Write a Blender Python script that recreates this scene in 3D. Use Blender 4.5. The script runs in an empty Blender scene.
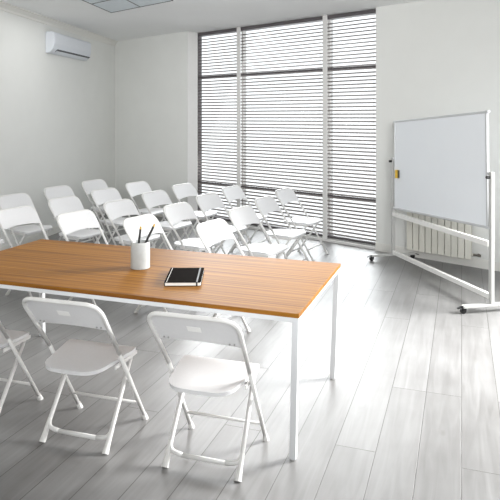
import bpy, bmesh, math, random
from mathutils import Vector, Matrix
random.seed(7)
S = bpy.context.scene
C = S.collection

# ------------------------------------------------------------------ camera, world, lights
HC = 1.695
cam_d = bpy.data.cameras.new('camera'); cam = bpy.data.objects.new('camera', cam_d); C.objects.link(cam)
cam.location = (0, 0, HC); cam.rotation_euler = (math.pi/2, 0, 0)
cam_d.sensor_width = 36; cam_d.lens = 600*36/500
cam_d.shift_y = -(250-117)/500
cam_d.clip_start = .05
S.camera = cam

w = bpy.data.worlds.new('world'); S.world = w; w.use_nodes = True
w.node_tree.nodes['Background'].inputs[0].default_value = (.965, .98, 1, 1)
w.node_tree.nodes['Background'].inputs[1].default_value = 1.55

def area(name, loc, target, sx, sy, power, col=(1, 1, 1), spread=180):
    d = bpy.data.lights.new(name, 'AREA'); d.shape = 'RECTANGLE'; d.size = sx; d.size_y = sy
    d.energy = power; d.color = col; d.spread = math.radians(spread)
    o = bpy.data.objects.new(name, d); C.objects.link(o); o.location = loc
    o.rotation_euler = (Vector(target)-Vector(loc)).to_track_quat('-Z', 'Y').to_euler()
    return o
# window wall frame: A (left end of glazing) -> B (right end), n into the room
WA = Vector((-.865, 9.913, 0)); WB = Vector((1.633, 7.662, 0))
WU = (WB-WA).normalized(); WN = Vector((WU.y, -WU.x, 0)); WLEN = (WB-WA).length
if WN.y > 0: WN = -WN
ZC = 3.09
mid = (WA+WB)/2
area('window_daylight', tuple(mid-WN*.95+Vector((0, 0, 2.1))), (1.0, 4.6, 0), WLEN+1.0, 3.2, 100, (.97, .985, 1), 82)
area('side_fill', (4.3, 4.85, 2.15), (1.15, 3.9, 0), 1.8, 1.3, 215, (1, .995, .98), 78)  # added fill that brightens the right floor; its window is made up
area('front_fill', (.6, -1.6, 2.5), (-.6, 10, 2.1), 3.0, .9, 52, (1, 1, 1), 62)  # added fill behind the camera, lifts the rear walls
area('ceiling_panel_fill', (-1.9, 7.5, 3.05), (-1.9, 7.5, 0), 1.2, 1.2, 12, (1, 1, .99))  # fill added under the unlit panel to lighten the corner

S.view_settings.view_transform = 'Standard'; S.view_settings.look = 'None'
S.view_settings.gamma = 1; S.view_settings.use_curve_mapping = False
S.view_settings.exposure = 0.0

# ------------------------------------------------------------------ materials
def lin(c):
    return tuple((x/255/12.92 if x/255 <= .04045 else ((x/255+.055)/1.055)**2.4) for x in c)+(1,)
def mat(name, rgb, rough=.5, metal=0, var=.03, scale=20, coat=0, bump=0, spec=.5):
    m = bpy.data.materials.new(name); m.use_nodes = True
    nt = m.node_tree; b = nt.nodes['Principled BSDF']
    b.inputs['Roughness'].default_value = rough; b.inputs['Metallic'].default_value = metal
    b.inputs['Coat Weight'].default_value = coat; b.inputs['Coat Roughness'].default_value = .15
    b.inputs['Specular IOR Level'].default_value = spec
    c = lin(rgb)
    tc = nt.nodes.new('ShaderNodeTexCoord'); nz = nt.nodes.new('ShaderNodeTexNoise')
    nz.inputs['Scale'].default_value = scale; nz.inputs['Detail'].default_value = 3
    nt.links.new(tc.outputs['Object'], nz.inputs['Vector'])
    r = nt.nodes.new('ShaderNodeValToRGB')
    r.color_ramp.elements[0].position = .3; r.color_ramp.elements[1].position = .7
    r.color_ramp.elements[0].color = tuple(x*(1-var) for x in c[:3])+(1,)
    r.color_ramp.elements[1].color = tuple(min(1, x*(1+var)) for x in c[:3])+(1,)
    nt.links.new(nz.outputs['Fac'], r.inputs[0]); nt.links.new(r.outputs[0], b.inputs['Base Color'])
    if bump:
        bp = nt.nodes.new('ShaderNodeBump'); bp.inputs['Strength'].default_value = bump; bp.inputs['Distance'].default_value = .002
        nt.links.new(nz.outputs['Fac'], bp.inputs['Height']); nt.links.new(bp.outputs[0], b.inputs['Normal'])
    return m

TH = .339     # direction of the floor boards and of the table, measured from +Y towards +X
M = {}
M['plaster'] = mat('wall_plaster', (229, 230, 227), .85, var=.012, scale=3, bump=.15)
M['ceiling'] = mat('ceiling_paint', (246, 247, 247), .9, var=.01, scale=2)
M['trim'] = mat('trim_paint', (228, 227, 222), .5, var=.01)
M['frame'] = mat('window_frame_paint', (222, 221, 219), .45, var=.01)
M['plastic'] = mat('chair_plastic', (224, 224, 225), .38, var=.012, scale=60)
M['tube'] = mat('chair_tube_enamel', (220, 219, 217), .3, var=.01)
M['cap'] = mat('foot_cap_plastic', (226, 225, 222), .5)
M['backside'] = mat('rib_plastic', (214, 216, 220), .5)
M['sticker'] = mat('sticker_paper', (246, 246, 244), .6)
M['rivet'] = mat('rivet_steel', (190, 190, 190), .3, .9)
M['tablesteel'] = mat('table_steel', (212, 214, 216), .4, var=.01)
M['board'] = mat('whiteboard_enamel', (246, 250, 255), .16, var=.006, scale=4)
M['alu'] = mat('aluminium_frame', (200, 202, 204), .35, .25, var=.01)
M['stand'] = mat('stand_paint', (194, 194, 192), .35, .1, var=.01)
M['standwhite'] = mat('crossbar_paint', (244, 243, 240), .35, var=.01)
M['black'] = mat('black_rubber', (16, 16, 17), .45)
M['radiator'] = mat('radiator_enamel', (226, 224, 214), .4, var=.01)
M['ac'] = mat('air_conditioner_plastic', (222, 226, 232), .4, var=.01)
M['gap'] = mat('dark_gap', (90, 92, 96), .7)
M['slat'] = mat('blind_slat', (112, 105, 102), .5, var=.02)
M['rail'] = mat('blind_rail', (92, 88, 90), .5)
M['ceramic'] = mat('cup_ceramic', (170, 173, 172), .3, var=.05, scale=30)
M['cover'] = mat('notebook_cover', (16, 11, 8), .9, var=.1, scale=90, spec=.04)
M['paper'] = mat('paper_edge', (232, 230, 224), .8)
M['yellow'] = mat('yellow_plastic', (240, 196, 40), .5)
M['greyfelt'] = mat('eraser_felt', (92, 86, 72), .9)
M['gold'] = mat('pencil_tip', (196, 160, 78), .4, .3)
M['lampglass'] = mat('lamp_diffuser', (222, 230, 236), .5)
M['darkframe'] = mat('lamp_frame', (120, 124, 126), .5)
M['brass'] = mat('valve_metal', (120, 116, 108), .4, .6)

def glass():
    m = bpy.data.materials.new('window_glass'); m.use_nodes = True; nt = m.node_tree
    nt.nodes.clear()
    o = nt.nodes.new('ShaderNodeOutputMaterial'); t = nt.nodes.new('ShaderNodeBsdfTransparent')
    g = nt.nodes.new('ShaderNodeBsdfGlossy'); g.inputs['Roughness'].default_value = .02
    t.inputs[0].default_value = (.97, .98, .98, 1)
    mx = nt.nodes.new('ShaderNodeMixShader'); mx.inputs[0].default_value = .06
    nt.links.new(t.outputs[0], mx.inputs[1]); nt.links.new(g.outputs[0], mx.inputs[2]); nt.links.new(mx.outputs[0], o.inputs[0])
    return m
M['glass'] = glass()

def floor_mat():
    m = bpy.data.materials.new('grey_laminate_boards'); m.use_nodes = True; nt = m.node_tree
    N = nt.nodes.new; L = nt.links.new; b = nt.nodes['Principled BSDF']
    tc = N('ShaderNodeTexCoord'); mp = N('ShaderNodeMapping')
    mp.inputs['Rotation'].default_value = (0, 0, TH-math.pi/2)
    mp.inputs['Location'].default_value = (0.35, .205, 0)
    L(tc.outputs['Object'], mp.inputs['Vector'])
    br = N('ShaderNodeTexBrick')
    br.inputs['Scale'].default_value = 1; br.inputs['Brick Width'].default_value = 2.1; br.inputs['Row Height'].default_value = .205
    br.inputs['Mortar Size'].default_value = .0022; br.inputs['Mortar Smooth'].default_value = .2; br.inputs['Bias'].default_value = 0
    br.offset = .37; br.offset_frequency = 3
    br.inputs['Color1'].default_value = (0, 0, 0, 1); br.inputs['Color2'].default_value = (1, 1, 1, 1); br.inputs['Mortar'].default_value = (.5, .5, .5, 1)
    L(mp.outputs[0], br.inputs['Vector'])
    # long grain
    mp2 = N('ShaderNodeMapping'); mp2.inputs['Scale'].default_value = (1.2, 14, 1); L(mp.outputs[0], mp2.inputs['Vector'])
    ad = N('ShaderNodeVectorMath'); ad.operation = 'ADD'
    sc = N('ShaderNodeVectorMath'); sc.operation = 'SCALE'; sc.inputs['Scale'].default_value = 13
    L(br.outputs['Color'], sc.inputs[0]); L(mp2.outputs[0], ad.inputs[0]); L(sc.outputs[0], ad.inputs[1])
    n1 = N('ShaderNodeTexNoise'); n1.inputs['Scale'].default_value = 1.6; n1.inputs['Detail'].default_value = 6; n1.inputs['Distortion'].default_value = .8
    L(ad.outputs[0], n1.inputs['Vector'])
    # cloudy wear and small knots
    n2 = N('ShaderNodeTexNoise'); n2.inputs['Scale'].default_value = 2.6; n2.inputs['Detail'].default_value = 4; L(mp.outputs[0], n2.inputs['Vector'])
    mp3 = N('ShaderNodeMapping'); mp3.inputs['Scale'].default_value = (1.4, 3.2, 1); L(mp.outputs[0], mp3.inputs['Vector'])
    vo = N('ShaderNodeTexVoronoi'); vo.inputs['Scale'].default_value = 1.1; L(mp3.outputs[0], vo.inputs['Vector'])
    kr = N('ShaderNodeMapRange'); kr.inputs['From Min'].default_value = .02; kr.inputs['From Max'].default_value = .07
    L(vo.outputs['Distance'], kr.inputs[0])
    def mathn(op, a, c, clamp=False):
        k = N('ShaderNodeMath'); k.operation = op; k.use_clamp = clamp
        for i, v in enumerate((a, c)):
            if isinstance(v, (int, float)): k.inputs[i].default_value = v
            else: L(v, k.inputs[i])
        return k.outputs[0]
    sep = N('ShaderNodeSeparateColor'); L(br.outputs['Color'], sep.inputs[0])
    v = mathn('ADD', mathn('MULTIPLY', n1.outputs['Fac'], .44), mathn('MULTIPLY', n2.outputs['Fac'], .30))
    v = mathn('ADD', v, mathn('MULTIPLY', sep.outputs[0], .10))
    cr = N('ShaderNodeValToRGB')
    cr.color_ramp.elements[0].position = .25; cr.color_ramp.elements[0].color = lin((104, 103, 102))
    cr.color_ramp.elements[1].position = .75; cr.color_ramp.elements[1].color = lin((150, 150, 150))
    L(v, cr.inputs[0])
    kn = N('ShaderNodeMixRGB'); kn.inputs[1].default_value = lin((76, 71, 66)); L(cr.outputs[0], kn.inputs[2]); L(kr.outputs[0], kn.inputs[0])
    k2 = N('ShaderNodeMixRGB'); k2.inputs[0].default_value = .4; L(cr.outputs[0], k2.inputs[1]); L(kn.outputs[0], k2.inputs[2])
    mo = N('ShaderNodeMixRGB'); L(br.outputs['Fac'], mo.inputs[0]); L(k2.outputs[0], mo.inputs[1]); mo.inputs[2].default_value = lin((62, 60, 58))
    L(mo.outputs[0], b.inputs['Base Color'])
    rr = N('ShaderNodeMapRange'); rr.inputs['To Min'].default_value = .30; rr.inputs['To Max'].default_value = .46
    L(n1.outputs['Fac'], rr.inputs[0]); L(rr.outputs[0], b.inputs['Roughness'])
    b.inputs['Specular IOR Level'].default_value = .8
    bp = N('ShaderNodeBump'); bp.inputs['Strength'].default_value = .5; bp.inputs['Distance'].default_value = .0015; bp.invert = True
    L(br.outputs['Fac'], bp.inputs['Height']); L(bp.outputs[0], b.inputs['Normal'])
    return m
M['floor'] = floor_mat()

def wood_mat():
    m = bpy.data.materials.new('zebra_wood_veneer'); m.use_nodes = True; nt = m.node_tree
    N = nt.nodes.new; L = nt.links.new; b = nt.nodes['Principled BSDF']
    tc = N('ShaderNodeTexCoord'); mp = N('ShaderNodeMapping'); mp.inputs['Scale'].default_value = (.5, 38, 8)
    L(tc.outputs['Object'], mp.inputs['Vector'])
    n = N('ShaderNodeTexNoise'); n.inputs['Scale'].default_value = 1.5; n.inputs['Detail'].default_value = 5; n.inputs['Roughness'].default_value = .55; n.inputs['Distortion'].default_value = .3
    L(mp.outputs[0], n.inputs['Vector'])
    cr = N('ShaderNodeValToRGB'); e = cr.color_ramp.elements
    e[0].position = .31; e[0].color = lin((100, 56, 10)); e[1].position = .67; e[1].color = lin((168, 114, 34))
    x = e.new(.48); x.color = lin((138, 89, 20))
    L(n.outputs['Fac'], cr.inputs[0]); L(cr.outputs[0], b.inputs['Base Color'])
    b.inputs['Roughness'].default_value = .5; b.inputs['Specular IOR Level'].default_value = .25
    return m
M['wood'] = wood_mat()

# ------------------------------------------------------------------ helpers
def obj(name, bm, m, parent=None, smooth=False, bevel=0, recalc=True):
    if recalc: bmesh.ops.recalc_face_normals(bm, faces=bm.faces)
    me = bpy.data.meshes.new(name); bm.to_mesh(me); bm.free()
    if smooth:
        for p in me.polygons: p.use_smooth = True
    me.materials.append(m)
    o = bpy.data.objects.new(name, me); C.objects.link(o)
    if parent: o.parent = parent
    if bevel:
        bv = o.modifiers.new('bevel', 'BEVEL'); bv.width = bevel; bv.segments = 2; bv.limit_method = 'ANGLE'
    return o
def empty(name, loc=(0, 0, 0), rz=0):
    o = bpy.data.objects.new(name, None); C.objects.link(o); o.location = loc; o.rotation_euler = (0, 0, rz)
    o.empty_display_size = .1; return o
def tag(o, label, cat, group=None):
    o['label'] = label; o['category'] = cat
    if group: o['group'] = group
    return o
def struct(o): o['kind'] = 'structure'; return o
def box(bm, x0, x1, y0, y1, z0, z1, mtx=None):
    vs = [bm.verts.new((x, y, z)) for x in (x0, x1) for y in (y0, y1) for z in (z0, z1)]
    for f in ((0, 1, 3, 2), (4, 6, 7, 5), (0, 4, 5, 1), (2, 3, 7, 6), (0, 2, 6, 4), (1, 5, 7, 3)):
        bm.faces.new([vs[i] for i in f])
    if mtx is not None: bmesh.ops.transform(bm, matrix=mtx, verts=vs)
    return vs
def B(*a):
    bm = bmesh.new(); box(bm, *a); return bm
def fillet(pts, r, n=6):
    pts = [Vector(p) for p in pts]; out = [pts[0]]
    for i in range(1, len(pts)-1):
        a, b, c = pts[i-1], pts[i], pts[i+1]
        d1 = (a-b).normalized(); d2 = (c-b).normalized()
        rr = r[i] if isinstance(r, (list, tuple)) else r
        if rr <= 0: out.append(b); continue
        ang = d1.angle(d2); t = rr/math.tan(ang/2)
        t = min(t, (a-b).length*.49, (c-b).length*.49)
        p, q = b+d1*t, b+d2*t
        for k in range(n+1):
            s = k/n
            out.append((1-s)**2*p+2*s*(1-s)*b+s*s*q)
    out.append(pts[-1]); return out
def tube(bm, pts, r, n=10, cap=True):
    pts = [Vector(p) for p in pts]; rings = []
    t = (pts[1]-pts[0]).normalized()
    up = Vector((0, 0, 1)) if abs(t.z) < .9 else Vector((1, 0, 0))
    u = t.cross(up).normalized()
    for i, p in enumerate(pts):
        if i == 0: tt = pts[1]-pts[0]
        elif i == len(pts)-1: tt = pts[-1]-pts[-2]
        else: tt = (pts[i+1]-p).normalized()+(p-pts[i-1]).normalized()
        tt.normalize(); u = (u-tt*u.dot(tt)).normalized(); v = tt.cross(u)
        rr = r[i] if isinstance(r, (list, tuple)) else r
        rings.append([bm.verts.new(p+(u*math.cos(a)+v*math.sin(a))*rr) for a in [2*math.pi*k/n for k in range(n)]])
    for a, b in zip(rings, rings[1:]):
        for k in range(n): bm.faces.new((a[k], a[(k+1) % n], b[(k+1) % n], b[k]))
    if cap:
        bm.faces.new(rings[0][::-1]); bm.faces.new(rings[-1])
def T(pts, r, n=10):
    bm = bmesh.new(); tube(bm, pts, r, n); return bm
def rbox(bm, x0, x1, y0, y1, z0, z1, r, mtx=None, seg=3):
    """box with rounded vertical edges"""
    out = []
    for cx, cy, a0 in ((x1-r, y1-r, 0), (x0+r, y1-r, 90), (x0+r, y0+r, 180), (x1-r, y0+r, 270)):
        for k in range(seg+1):
            a = math.radians(a0+90*k/seg); out.append((cx+r*math.cos(a), cy+r*math.sin(a)))
    lo = [bm.verts.new((x, y, z0)) for x, y in out]; hi = [bm.verts.new((x, y, z1)) for x, y in out]
    n = len(out); bm.faces.new(lo[::-1]); bm.faces.new(hi)
    for k in range(n): bm.faces.new((lo[k], lo[(k+1) % n], hi[(k+1) % n], hi[k]))
    if mtx is not None: bmesh.ops.transform(bm, matrix=mtx, verts=lo+hi)
def smooth_angle(o, deg=40):
    me = o.data
    for p in me.polygons: p.use_smooth = True
    bm = bmesh.new(); bm.from_mesh(me)
    for e in bm.edges:
        if len(e.link_faces) == 2 and e.calc_face_angle(0) > math.radians(deg): e.smooth = False
    bm.to_mesh(me); bm.free(); return o

# ------------------------------------------------------------------ room
LD = Vector((.145, .989, 0)).normalized()              # left wall runs this way
# frame of the window wall: x along WU, y towards the room (WN), z up
def wallmtx(): return Matrix(((WU.x, WN.x, 0, WA.x), (WU.y, WN.y, 0, WA.y), (0, 0, 1, 0), (0, 0, 0, 1)))
WM = wallmtx()
def wobj(name, bm, m, parent=None, **k):
    if parent is None: bmesh.ops.transform(bm, matrix=WM, verts=bm.verts)
    return obj(name, bm, m, parent, **k)
def along(px, off):                                   # position along the window wall seen in picture column px
    k = (px-250)/600
    o = WA+WN*off
    return (k*o.y-o.x)/(WU.x-k*WU.y)
RC = .22             # the wall left of the window stands this far into the room
COR = along(115, RC)         # corner with the left wall
corner = WA+WU*COR+WN*RC
def poly_slab(name, pts, z0, z1, m):
    bm = bmesh.new(); lo = [bm.verts.new((x, y, z0)) for x, y in pts]; hi = [bm.verts.new((x, y, z1)) for x, y in pts]
    n = len(pts); bm.faces.new(lo[::-1]); bm.faces.new(hi)
    for k in range(n): bm.faces.new((lo[k], lo[(k+1) % n], hi[(k+1) % n], hi[k]))
    return struct(obj(name, bm, m))
Lnear = corner-LD*13.2
Rfar = WA+WU*8.6
fl = [(Lnear.x, Lnear.y), (corner.x, corner.y), ((WA+WU*COR-WN*.3).x, (WA+WU*COR-WN*.3).y), ((Rfar-WN*.3).x, (Rfar-WN*.3).y), (Rfar.x, Lnear.y)]
poly_slab('floor', fl, -.1, 0, M['floor'])
poly_slab('ceiling', [(x, y) for x, y in fl], ZC, ZC+.12, M['ceiling'])
# left wall (thick, outside the room)
LN = Vector((LD.y, -LD.x, 0))                          # into the room
bm = bmesh.new()
box(bm, -13.2, 0, -.2, 0, 0, ZC, Matrix(((LD.x, LN.x, 0, corner.x), (LD.y, LN.y, 0, corner.y), (0, 0, 1, 0), (0, 0, 0, 1))))
struct(obj('wall_left', bm, M['plaster']))
LM = Matrix(((LD.x, LN.x, 0, corner.x), (LD.y, LN.y, 0, corner.y), (0, 0, 1, 0), (0, 0, 0, 1)))
# wall left of the window, its outer end is the white reveal
struct(wobj('wall_back', B(COR-.2, -.014, 0, RC, 0, ZC), M['plaster']))
struct(wobj('wall_back', B(COR-.2, -.13, -.2, -.001, 0, ZC), M['plaster']))
O0, O1 = 6.7, 7.7                                     # an opening added out of view on the right, to let light in
struct(wobj('wall_right', B(WLEN, O0, .012, .05, 0, ZC), M['plaster']))
for a in ((O1, 8.6, 0, ZC), (O0, O1, 0, .9), (O0, O1, 2.7, ZC)): struct(wobj('wall_right', B(a[0], a[1], -.2, .05, a[2], a[3]), M['plaster']))
struct(wobj('wall_right', B(WLEN+.05, O0, -.2, .011, 0, ZC), M['plaster']))
y0 = Lnear.y  # unseen end and side walls, their openings shaped to set the ambient light
for a in ((Lnear.x, Rfar.x, y0-.2, y0, 0, .9), (Lnear.x, Rfar.x, y0-.2, y0, 2.7, ZC), (Lnear.x, Lnear.x+1, y0-.2, y0, .9, 2.7), (Rfar.x-1, Rfar.x, y0-.2, y0, .9, 2.7)):
    struct(obj('wall_front', B(*a), M['plaster']))
for a in ((Rfar.x, Rfar.x+.2, y0, Rfar.y, 0, 1.2), (Rfar.x, Rfar.x+.2, y0, Rfar.y, 1.9, ZC)): struct(obj('wall_side', B(*a), M['plaster']))
# crown along both walls, baseboards
def crown(bm, x0, x1, y, mtx=None):
    prof = [(0, -.09), (.012, -.09), (.018, -.06), (.05, -.022), (.07, -.012), (.07, 0), (0, 0)]
    a = [bm.verts.new((x0, y+p, ZC+q)) for p, q in prof]; b = [bm.verts.new((x1, y+p, ZC+q)) for p, q in prof]
    n = len(prof)
    for k in range(n): bm.faces.new((a[k], a[(k+1) % n], b[(k+1) % n], b[k]))
    bm.faces.new(a[::-1]); bm.faces.new(b)
    if mtx is not None: bmesh.ops.transform(bm, matrix=mtx, verts=a+b)
bm = bmesh.new(); crown(bm, -13.2, 0, 0, LM); struct(obj('trim_1', bm, M['trim']))
def skirt(x0, x1, y, mtx, name):
    bm = bmesh.new(); box(bm, x0, x1, y, y+.014, 0, .085, mtx); box(bm, x0, x1, y, y+.009, .085, .1, mtx)
    struct(obj(name, bm, M['trim']))
skirt(-13.2, 0, 0, LM, 'baseboard_left')
skirt(COR, 0, RC, WM, 'baseboard_back')
skirt(WLEN, 8.6, .05, WM, 'baseboard_right')
struct(wobj('trim_2', B(-.014, 0, 0, RC+.003, 0, ZC), M['frame']))    # window casing on the reveal

# window: frame, mullions, transoms and panes
MX = (along(238.2, 0), along(324.6, 0))                                     # mullion centres along the wall (metres from the left end)
wf = empty('window_1'); struct(wf)
wf.matrix_world = WM
bm = bmesh.new()
for z0, z1 in ((0.0, .06), (.595, .625), (2.34, 2.37), (ZC-.05, ZC)): box(bm, -.12, WLEN+.04, -.17, -.09, z0, z1)
for x0, x1 in ((-.12, -.08), (WLEN+.01, WLEN+.04)): box(bm, x0, x1, -.17, -.09, 0, ZC)
obj('window_frame', bm, M['rail'], wf)
for x in MX: obj('frame_post', B(x-.02, x+.02, -.165, -.095, .06, ZC-.05), M['frame'], wf)
for i, x in enumerate(MX):
    obj('mullion', B(x-.036, x+.036, -.02, .0, 0, ZC), M['frame'], wf, bevel=.004)
edges = [-.1]+list(MX)+[WLEN+.03]
for i in range(3):
    for z0, z1 in ((.06, .595), (.625, 2.34), (2.37, ZC-.05)):
        obj('pane', B(edges[i]+.03, edges[i+1]-.03, -.132, -.126, z0, z1), M['glass'], wf)
struct(wobj('trim_3', B(.0, WLEN, -.09, .035, 0, .035), M['frame'], bevel=.004))   # low white sill

# blinds, one in each bay
BL = ['venetian blind in the narrow left bay of the window, behind the folding chairs',
      'wide venetian blind in the middle bay of the window between two white mullions',
      'venetian blind in the right bay of the window, next to the plain grey wall']
bays = [(-.075, MX[0]-.004), (MX[0]+.004, MX[1]-.004), (MX[1]+.004, WLEN+.02)]
for (x0, x1), lb in zip(bays, BL):
    e = empty('venetian_blind'); e.matrix_world = WM @ Matrix.Translation(((x0+x1)/2, -.055, .0)); tag(e, lb, 'blind', None)
    h = (x1-x0)/2
    obj('head_rail', B(-h, h, -.03, .03, ZC-.055, ZC-.004), M['rail'], e, bevel=.003)
    bm = bmesh.new(); z = .1; k = 0
    tilt = math.radians(-42)
    while z < ZC-.07:
        m4 = Matrix.Translation((0, 0, z)) @ Matrix.Rotation(tilt, 4, 'X')
        box(bm, -h, h, -.0129, .0129, -.0008, .0008, m4); z += .0495
    obj('slats', bm, M['slat'], e)
    bm = bmesh.new(); box(bm, -h, h, -.026, .026, .055, .078); obj('bottom_rail', bm, M['rail'], e, bevel=.003)
    for cx in (-h+.1, h-.1):
        obj('ladder_cord', T([(cx, .0165, .078), (cx, .0165, ZC-.055)], .0012, 6), M['slat'], e)

# ------------------------------------------------------------------ ceiling light
def ceil_light():
    p = Vector((-1.84, 7.96, ZC))
    a = WU; b = Vector((-LD.x*1.15, -LD.y, 0)).normalized()
    mt = Matrix(((a.x, b.x, 0, p.x), (a.y, b.y, 0, p.y), (0, 0, 1, p.z), (0, 0, 0, 1)))
    e = empty('ceiling_light'); e.location = p
    tag(e, 'flush square ceiling light panel with thin dark frame at the top edge', 'ceiling light')
    inv = Matrix.Translation(-p)
    w_ = .62; bm = bmesh.new(); t = .014
    for i in range(3): box(bm, i*w_-t/2, i*w_+t/2, -t/2, 2*w_+t/2, -.014, -.001, inv @ mt)
    for j in range(3): box(bm, -t/2, 2*w_+t/2, j*w_-t/2, j*w_+t/2, -.014, -.001, inv @ mt)
    obj('lamp_frame', bm, M['darkframe'], e)
    for i in range(2):
        for j in range(2):
            bm = bmesh.new(); box(bm, i*w_+t/2, (i+1)*w_-t/2, j*w_+t/2, (j+1)*w_-t/2, -.009, -.001, inv @ mt)
            obj('diffuser', bm, M['lampglass'], e)
ceil_light()

# ------------------------------------------------------------------ air conditioner on the left wall
def aircon():
    # located along the left wall; x along the wall (towards the corner), y into the room
    def al(px, off):
        k = (px-250)/600; o = corner+LN*off
        return (k*o.y-o.x)/(LD.x-k*LD.y)
    y0, y1 = al(54, .13), al(91, .13)
    L_ = y1-y0
    e = empty('air_conditioner'); e.matrix_world = LM @ Matrix.Translation(((y0+y1)/2, 0, 2.60))
    tag(e, 'white split air conditioner mounted high on the left wall', 'air conditioner')
    h = L_/2
    prof = [(0, 0), (.06, 0), (.11, .05), (.132, .12), (.135, .25), (.128, .285), (.11, .3), (0, .3)]
    bm = bmesh.new()
    a = [bm.verts.new((-h, p, q)) for p, q in prof]; b = [bm.verts.new((h, p, q)) for p, q in prof]
    n = len(prof)
    for k in range(n): bm.faces.new((a[k], a[(k+1) % n], b[(k+1) % n], b[k]))
    bm.faces.new(a[::-1]); bm.faces.new(b)
    obj('casing', bm, M['ac'], e, bevel=.008)
    bm = bmesh.new(); box(bm, -h+.12, h-.04, -.004, .004, -.05, .05, Matrix.Translation((0, .089, .03)) @ Matrix.Rotation(math.radians(-58), 4, 'X'))
    obj('air_outlet', bm, M['gap'], e)
    bm = bmesh.new(); box(bm, -h+.13, h-.05, -.005, .005, -.034, .042, Matrix.Translation((0, .096, .034)) @ Matrix.Rotation(math.radians(-52), 4, 'X'))
    obj('louver', bm, M['ac'], e, bevel=.002)
    bm = bmesh.new()
    box(bm, -h+.02, h-.02, .130, .138, .128, .275)
    obj('front_panel', bm, M['ac'], e, bevel=.004)
aircon()

# ------------------------------------------------------------------ radiator on the right wall
def radiator():
    a0, a1 = along(407, .15), along(472, .15)
    e = empty('radiator'); e.matrix_world = WM @ Matrix.Translation(((a0+a1)/2, .05, .10))
    tag(e, 'cream panel radiator with flat vertical columns on the wall behind the whiteboard', 'radiator')
    L_ = a1-a0; n = 10; s = L_/n
    for i in range(n):
        bm = bmesh.new(); x = -L_/2+i*s
        box(bm, x+.004, x+s-.004, .105, .115, 0, .47)
        box(bm, x+s/2-.012, x+s/2+.012, .03, .106, .02, .45)
        box(bm, x+.006, x+s-.006, .04, .106, .44, .468)
        obj('column', bm, M['radiator'], e, bevel=.003)
    for z in (.05, .42): obj('header_pipe', T([(-L_/2, .06, z), (L_/2, .06, z)], .016), M['radiator'], e, smooth=True)
    for x in (-L_/4, L_/4): obj('wall_bracket', B(x-.015, x+.015, 0.001, .05, .36, .41), M['radiator'], e)
    bm = bmesh.new(); tube(bm, [(L_/2, .06, .05), (L_/2+.05, .06, .05)], .012)
    tube(bm, [(L_/2+.04, .06, .05), (L_/2+.04, .002, .05)], .01); tube(bm, [(L_/2+.05, .06, .05), (L_/2+.08, .06, .05)], .015)
    obj('valve', bm, M['brass'], e)
radiator()

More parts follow.
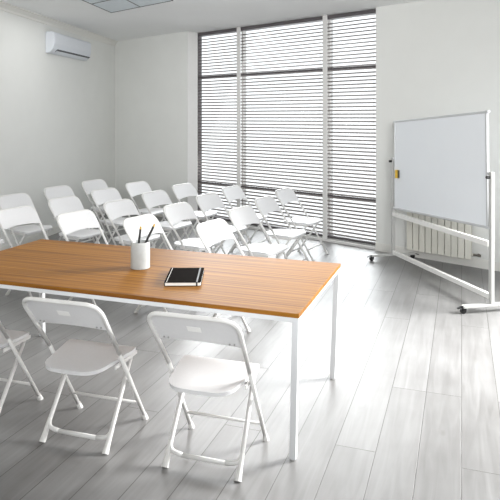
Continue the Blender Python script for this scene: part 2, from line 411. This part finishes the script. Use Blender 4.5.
# ------------------------------------------------------------------ whiteboard on its rolling stand
def whiteboard():
    p0 = Vector((1.70, 7.13, 0)); p1 = Vector((2.105, 5.23, 0))   # feet of the two posts
    u = (p1-p0).normalized(); n = Vector((u.y, -u.x, 0))          # n points away from the audience?
    if n.x > 0: n = -n                                            # towards the chairs
    L_ = (p1-p0).length; c = (p0+p1)/2
    e = empty('mobile_whiteboard')
    e.matrix_world = Matrix(((u.x, n.x, 0, c.x), (u.y, n.y, 0, c.y), (0, 0, 1, 0), (0, 0, 0, 1)))
    tag(e, 'large blank whiteboard on a white rolling stand with black casters', 'whiteboard')
    h = L_/2; PV = 1.2; ROLL = math.radians(-3.2); BR = Matrix.Rotation(math.radians(-1.1), 4, 'Y')
    # board, tipped slightly
    bt = Matrix.Translation((0, 0, PV)) @ Matrix.Rotation(math.radians(1.4), 4, 'X') @ Matrix.Rotation(ROLL, 4, 'Y')
    bw = h-.05; z0, z1 = -.535, .50
    def bb(*a):
        bm = bmesh.new(); box(bm, *a, bt); return bm
    surf = obj('writing_surface', bb(-bw+.02, bw-.02, -.008, .008, z0+.02, z1-.02), M['board'], e)
    bm = bmesh.new()
    for a in ((-bw, bw, -.012, .012, z0, z0+.022), (-bw, bw, -.012, .012, z1-.022, z1), (-bw, -bw+.022, -.012, .012, z0+.022, z1-.022), (bw-.022, bw, -.012, .012, z0+.022, z1-.022)):
        box(bm, *a, bt)
    obj('board_frame', bm, M['alu'], e, bevel=.003)
    for sx in (-1, 1):
        for z in (z0, z1):
            bm = bmesh.new(); box(bm, sx*bw-.02, sx*bw+.02, -.015, .015, z-.02 if z > 0 else z-.004, z+.004 if z > 0 else z+.02, bt)
            obj('frame_corner', bm, M['alu'], e, bevel=.004)
    for sx in (-1, 1):
        x = sx*h
        bm = bmesh.new(); rbox(bm, x-.02, x+.02, -.018, .018, .068, PV+.015, .006); obj('post', bm, M['stand'], e)
        pv = obj('pivot', T([(sx*(bw-.002), 0, PV), (x-sx*.02, 0, PV)], .013), M['alu'], e, smooth=False)
        k = T([(x, .019, PV-.03), (x, .05, PV-.03)], .014)
        obj('pivot_knob', k, M['black'], e)
        bm = bmesh.new(); rbox(bm, x-.024, x+.024, -.28, .28, .05, .07, .008); obj('foot_beam', bm, M['stand'], e)
        for sy in (-1, 1):
            y = sy*.262
            r = .025; zc = r
            ca = obj('caster', T([(x-.011, y+.012, zc), (x+.011, y+.012, zc)], r, 18), M['black'], e)
            bm = bmesh.new(); tube(bm, [(x, y, .03), (x, y, .052)], .009)
            box(bm, x-.016, x-.012, y-.012, y+.02, .02, .055); box(bm, x+.012, x+.016, y-.012, y+.02, .02, .055); box(bm, x-.016, x+.016, y-.012, y+.02, .05, .056)
            obj('fork', bm, M['black'], ca)
            bm = bmesh.new(); box(bm, x-.012, x+.012, -.028, .028, -.004, .004, Matrix.Translation((0, y+sy*.04, .055)) @ Matrix.Rotation(math.radians(-18*sy), 4, 'X'))
            obj('brake_pedal', bm, M['black'], ca, bevel=.002)
    bm = bmesh.new(); rbox(bm, -h+.022, h-.022, -.018, .018, .542, .588, .004, BR); obj('crossbar', bm, M['standwhite'], e)
    bm = bmesh.new(); rbox(bm, -h+.022, h-.022, -.018, .018, .088, .130, .004, BR); obj('crossbar', bm, M['standwhite'], e)
    # eraser stuck on the board
    ee = empty('board_eraser'); ee.matrix_world = e.matrix_world @ bt
    tag(ee, 'small yellow magnetic eraser on the left edge of the whiteboard', 'eraser')
    x = -bw+.095
    bm = bmesh.new(); rbox(bm, x-.03, x+.03, .0085, .033, -.17, -.075, .008); obj('body', bm, M['yellow'], ee)
    bm = bmesh.new(); rbox(bm, x+.031, x+.044, .0085, .03, -.168, -.077, .004); obj('felt', bm, M['greyfelt'], ee)
whiteboard()

# ------------------------------------------------------------------ table
def table():
    e = empty('conference_table', (.237, 2.907, 0), -TH)
    # local: -x towards the left end, +y towards the window
    tag(e, 'long wooden-topped table on white square steel legs in the foreground', 'table')
    L_, W_ = 2.36, 1.065
    obj('tabletop', B(-L_, 0, 0, W_, .718, .74), M['wood'], e, bevel=.0015)
    bm = bmesh.new(); i = .004; t = .022; z0, z1 = .694, .7175
    box(bm, -L_+i, -i, i, i+t, z0, z1); box(bm, -L_+i, -i, W_-i-t, W_-i, z0, z1)
    box(bm, -L_+i, -L_+i+t, i+t, W_-i-t, z0, z1); box(bm, -i-t, -i, i+t, W_-i-t, z0, z1)
    obj('apron', bm, M['tablesteel'], e, bevel=.0015)
    q = .033
    for sx in (0, 1):
        for sy in (0, 1):
            x = -.004-q/2 if not sx else -L_+.004+q/2
            y = .004+q/2 if not sy else W_-.004-q/2
            # legs lean in a touch towards the ground
            bm = bmesh.new(); vs = box(bm, x-q/2, x+q/2, y-q/2, y+q/2, 0.004, .7175)
            for v in vs:
                if v.co.z < .1: v.co.x += (-1 if not sx else 1)*.024; v.co.y += (.035 if not sy else -.02)
            lg = obj('leg', bm, M['tablesteel'], e, bevel=.002)
            x2 = x+(-1 if not sx else 1)*.024; y2 = y+(.035 if not sy else -.02)
            obj('foot_glide', T([(x2, y2, 0), (x2, y2, .006)], .014), M['cap'], lg)
table()

# cup, pencils, notebook
def lathe(bm, prof, n=28):
    rings = [[bm.verts.new((r*math.cos(2*math.pi*k/n), r*math.sin(2*math.pi*k/n), z)) for k in range(n)] for r, z in prof]
    for a, b in zip(rings, rings[1:]):
        for k in range(n): bm.faces.new((a[k], a[(k+1) % n], b[(k+1) % n], b[k]))
    bm.faces.new(rings[0][::-1]); bm.faces.new(rings[-1])
bm = bmesh.new(); lathe(bm, [(.058, 0), (.0605, .002), (.0605, .163), (.0595, .166), (.056, .166), (.0545, .163), (.0545, .008), (.05, .006)])
cup = smooth_angle(obj('pen_cup', bm, M['ceramic'])); cup.location = (-.694, 3.80, .7405)
tag(cup, 'pale grey round pen cup standing on the wooden table', 'cup')
def pencil(a, b, label):
    a, b = Vector(a), Vector(b); d = (b-a)
    e = empty('pencil', a); e.rotation_euler = d.to_track_quat('Z', 'Y').to_euler(); L_ = d.length
    tag(e, label, 'pencil', None)
    obj('barrel', T([(0, 0, 0), (0, 0, L_-.018)], .0072, 6), M['black'], e)
    obj('tip', T([(0, 0, L_-.018), (0, 0, L_-.004), (0, 0, L_)], [.0072, .0058, .002], 8), M['gold'], e)
cx, cy, cz = cup.location
pencil((cx-.022, cy-.03, cz+.02), (cx+.008, cy-.03, cz+.268), 'black pencil standing nearly upright in the pen cup, the left of two')
pencil((cx-.035, cy+.012, cz+.02), (cx+.086, cy+.03, cz+.272), 'black pencil leaning right over the rim of the pen cup')
nb = empty('notebook', (-.384, 3.55, .7405), math.radians(1)); tag(nb, 'closed black notebook with elastic band lying on the wooden table', 'notebook')
hw, hd = .104, .165
bm = bmesh.new(); rbox(bm, -hw, hw, -hd, hd, 0, .002, .008); rbox(bm, -hw, hw, -hd, hd, .019, .0215, .008); box(bm, -hw, -hw+.003, -hd+.008, hd-.008, .002, .019)
obj('cover', bm, M['cover'], nb)
bm = bmesh.new(); rbox(bm, -hw+.004, hw-.003, -hd+.003, hd-.003, .0022, .0188, .006); obj('pages', bm, M['paper'], nb)
bm = bmesh.new(); x = hw-.028
for a in ((x, x+.009, -hd-.0015, hd+.0015, .0218, .0228), (x, x+.009, -hd-.0015, -hd-.0005, -.0, .0228), (x, x+.009, hd+.0005, hd+.0015, -.0, .0228)): box(bm, *a)
obj('elastic_band', bm, M['black'], nb)
bm = bmesh.new(); box(bm, -hw+.012, -hw+.0145, -hd+.004, hd-.004, .0215, .0219); obj('spine_stitching', bm, M['paper'], nb)

# ------------------------------------------------------------------ folding chair (faces +y, origin at the middle of its feet)
HT = .80; YB = -.325; YF = .195; YR = -.19
def long_tube(z):                                     # y of the long back tube at height z
    if z <= .46: return YF+(z/.46)*(-.085-YF)
    return -.085+((z-.46)/(HT-.46))*(YB+.085)
def make_chair():
    e = empty('folding_chair')
    r = .0112; ax = .212; rt = .022
    top = HT-r
    # arch
    zj = .47
    yj = long_tube(zj); yt = long_tube(top)
    ax2 = .226
    path = fillet([(-ax, yj, zj), (-ax2, yt, top), (ax2, yt, top), (ax, yj, zj)], .085, 8)
    # arch bows back in the middle
    path = [Vector((p.x, p.y-.012*(1-(p.x/ax2)**2 if abs(p.x) < ax2 else 0)*(1 if p.z > top-.06 else 0), p.z)) for p in path]
    obj('back_frame', T(path, r, 10), M['tube'], e, smooth=True)
    for sx in (-1, 1):
        lg = obj('leg', T([(sx*ax, yj, zj), (sx*.2115, YF-.012, .022)], r, 10), M['tube'], e, smooth=True)
        obj('rubber_foot', T([(sx*.211, YF-.018, .036), (sx*.211, YF-.006, .012), (sx*.211, YF, 0)], [.0135, .0155, .0175], 10), M['cap'], lg)
    obj('stretcher', T([(-.212, long_tube(.12), .12), (.212, long_tube(.12), .12)], .008, 8), M['tube'], e, smooth=True)
    ax3 = .186
    ytop, ztop = .10, .405
    def rear(z): return YR+(ytop-YR)*(z/ztop)
    for sx in (-1, 1):
        pts = fillet([(sx*(ax3-.006), ytop, ztop), (sx*ax3, rear(.06), .06), (sx*.10, rear(.052), .052)], .045, 6)
        lg = obj('leg', T(pts[:-1]+[Vector((sx*.11, rear(.052), .052))], r, 10), M['tube'], e, smooth=True)
        obj('rubber_foot', T([(sx*ax3, rear(.095), .095), (sx*ax3, rear(.04), .04), (sx*ax3, YR, 0)], [.0118, .0135, .0175], 10), M['cap'], lg)
    obj('stretcher', T([(-.112, rear(.052), .052), (.112, rear(.052), .052)], r, 10), M['tube'], e, smooth=True)
    # seat: rounded outline, dished, with a thin rolled rim
    bm = bmesh.new()
    y0, y1 = -.255, .135; NU, NV = 18, 14
    def half(t):                                      # half width along the depth
        w_ = .158+.05*min(1, t*1.25)
        c = .085 if t < .5 else .055
        d = (y1-y0)*min(t, 1-t)
        if d < c: w_ -= c-math.sqrt(max(0, c*c-(c-d)**2))
        return w_
    def sz(u, t):
        z = .43+.012*(t-.3)
        z -= .012*math.exp(-((u)**2*2+(t-.45)**2*9))
        if t > .85: z -= .02*((t-.85)/.15)**2
        return z
    ts = [0, .006, .02, .045, .08, .125]+[.2+.6*k/8 for k in range(9)]+[.875, .92, .955, .98, .994, 1]
    rows_t, rows_b = [], []
    for t in ts:
        h = half(t); y = y0+(y1-y0)*t
        rows_t.append([bm.verts.new((h*(2*k/NU-1), y, sz(2*k/NU-1, t))) for k in range(NU+1)])
        rows_b.append([bm.verts.new((h*(2*k/NU-1)*.985, y*.99, sz(2*k/NU-1, t)-.02)) for k in range(NU+1)])
    n = len(ts)
    for i in range(n-1):
        for k in range(NU):
            bm.faces.new((rows_t[i][k], rows_t[i][k+1], rows_t[i+1][k+1], rows_t[i+1][k]))
            bm.faces.new((rows_b[i][k], rows_b[i+1][k], rows_b[i+1][k+1], rows_b[i][k+1]))
    ring_t = rows_t[0]+[rw[-1] for rw in rows_t[1:]]+rows_t[-1][-2::-1]+[rw[0] for rw in rows_t[-2:0:-1]]
    ring_b = rows_b[0]+[rw[-1] for rw in rows_b[1:]]+rows_b[-1][-2::-1]+[rw[0] for rw in rows_b[-2:0:-1]]
    m_ = len(ring_t)
    for k in range(m_): bm.faces.new((ring_t[k], ring_b[k], ring_b[(k+1) % m_], ring_t[(k+1) % m_]))
    st = smooth_angle(obj('seat', bm, M['plastic'], e), 50)
    # seat hinge bracket under the seat
    for sx in (-1, 1):
        bm = bmesh.new(); box(bm, sx*.197-.003, sx*.197+.003, -.11, .12, .392, .412)
        obj('seat_bracket', bm, M['tube'], e, bevel=.001)
    tube_b = bmesh.new(); tube(tube_b, [(-.212, long_tube(.40), .40), (.212, long_tube(.40), .40)], .006, 8)
    obj('hinge_rod', tube_b, M['rivet'], e, smooth=True)
    # backrest panel between the uprights
    bm = bmesh.new(); NU = 20
    zb, zt = .622, top-.002
    front, back = [], []
    hw_ = .222
    ts = [0, .05, .12, .2, .35, .5, .65, .78, .88, .94, .98, 1]
    def bhalf(t):
        c = .075; d = (zt-zb)*(1-t); w_ = hw_
        if d < c: w_ -= c-math.sqrt(max(0, c*c-(c-d)**2))
        d = (zt-zb)*t; c = .022
        if d < c: w_ -= c-math.sqrt(max(0, c*c-(c-d)**2))
        return w_
    for t in ts:
        z = zb+(zt-zb)*t; h = bhalf(t); fr, bk = [], []
        for k in range(NU+1):
            x = h*(2*k/NU-1); bow = -.012*(1-(x/hw_)**2)
            zz = z+(.018*(1-t)*(1-(x/hw_)**2))
            fr.append(bm.verts.new((x, long_tube(zz)+.014+bow, zz))); bk.append(bm.verts.new((x*.995, long_tube(zz)+.006+bow, zz)))
        front.append(fr); back.append(bk)
    n = len(ts)
    for i in range(n-1):
        for k in range(NU):
            bm.faces.new((front[i][k], front[i+1][k], front[i+1][k+1], front[i][k+1]))
            bm.faces.new((back[i][k], back[i][k+1], back[i+1][k+1], back[i+1][k]))
    rf = front[0]+[rw[-1] for rw in front[1:]]+front[-1][-2::-1]+[rw[0] for rw in front[-2:0:-1]]
    rb = back[0]+[rw[-1] for rw in back[1:]]+back[-1][-2::-1]+[rw[0] for rw in back[-2:0:-1]]
    m_ = len(rf)
    for k in range(m_): bm.faces.new((rf[k], rf[(k+1) % m_], rb[(k+1) % m_], rb[k]))
    br = smooth_angle(obj('backrest', bm, M['plastic'], e), 50)
    zz = .715; bm = bmesh.new()
    dy = long_tube(.72)-long_tube(.68)
    tl = math.atan2(-dy, .04)
    box(bm, -.034, .034, -.0005, .0005, -.017, .017, Matrix.Translation((0, long_tube(zz)+.0045-.012, zz)) @ Matrix.Rotation(tl, 4, 'X'))
    obj('sticker', bm, M['sticker'], br)
    for sx in (-1, 1):
        for dx in (.155, .178):
            z = .643; x = sx*dx; y = long_tube(z)+.005-.012*(1-(dx/hw_)**2)
            obj('rivet', T([(x, y+.002, z), (x, y-.004, z)], .0045, 8), M['rivet'], br)
    return e
proto = make_chair()
def copy_tree(o, parent=None):
    c = o.copy(); C.objects.link(c)
    if parent: c.parent = parent
    for ch in list(o.children): copy_tree(ch, c)
    return c
used = [False]
def place(x, y, rz, label, group):
    c = copy_tree(proto) if used[0] else proto
    used[0] = True
    c.location = (x, y, 0); c.rotation_euler = (0, 0, rz); tag(c, label, 'chair', group); return c
# near chairs, pushed towards the table (the fit's chair origin lies .122 m behind the middle of the feet)
rz = -.305
f = Vector((-math.sin(rz), math.cos(rz), 0))*.125
g = 'folding chairs along the near side of the table'
for (x, y), lb in (((-1.556, 3.362), 'white folding chair at the table, cut off by the left picture edge'),
                   ((-.886, 3.134), 'white folding chair with its back to us, middle of three at the table'),
                   ((-.214, 2.908), 'white folding chair with its back to us, nearest to the front table leg')):
    place(x+f.x, y+f.y, rz, lb, g)
# audience: four files (near to window) by five rows (front row nearest the whiteboard)
ga = Vector((-.142, 5.07, 0)); gu = Vector((.238, .777, 0)); gv = Vector((-.662, .259, 0)); gr = -2.075
f = Vector((-math.sin(gr), math.cos(gr), 0))*.125
rows = ['front row of the audience', 'second row of the audience', 'middle row of the audience', 'fourth row of the audience', 'rearmost audience row']
files = ['nearest the table', 'second from the table', 'second from the window', 'nearest the window']
for j in range(5):
    for i in range(4):
        p = ga+gu*i+gv*j+f; p.x -= (.04, .04, .02, 0)[i]
        jr = random.uniform(-.03, .03)
        place(p.x, p.y, gr+jr, 'white folding chair in the %s, %s' % (rows[j], files[i]), 'audience folding chairs in five rows')
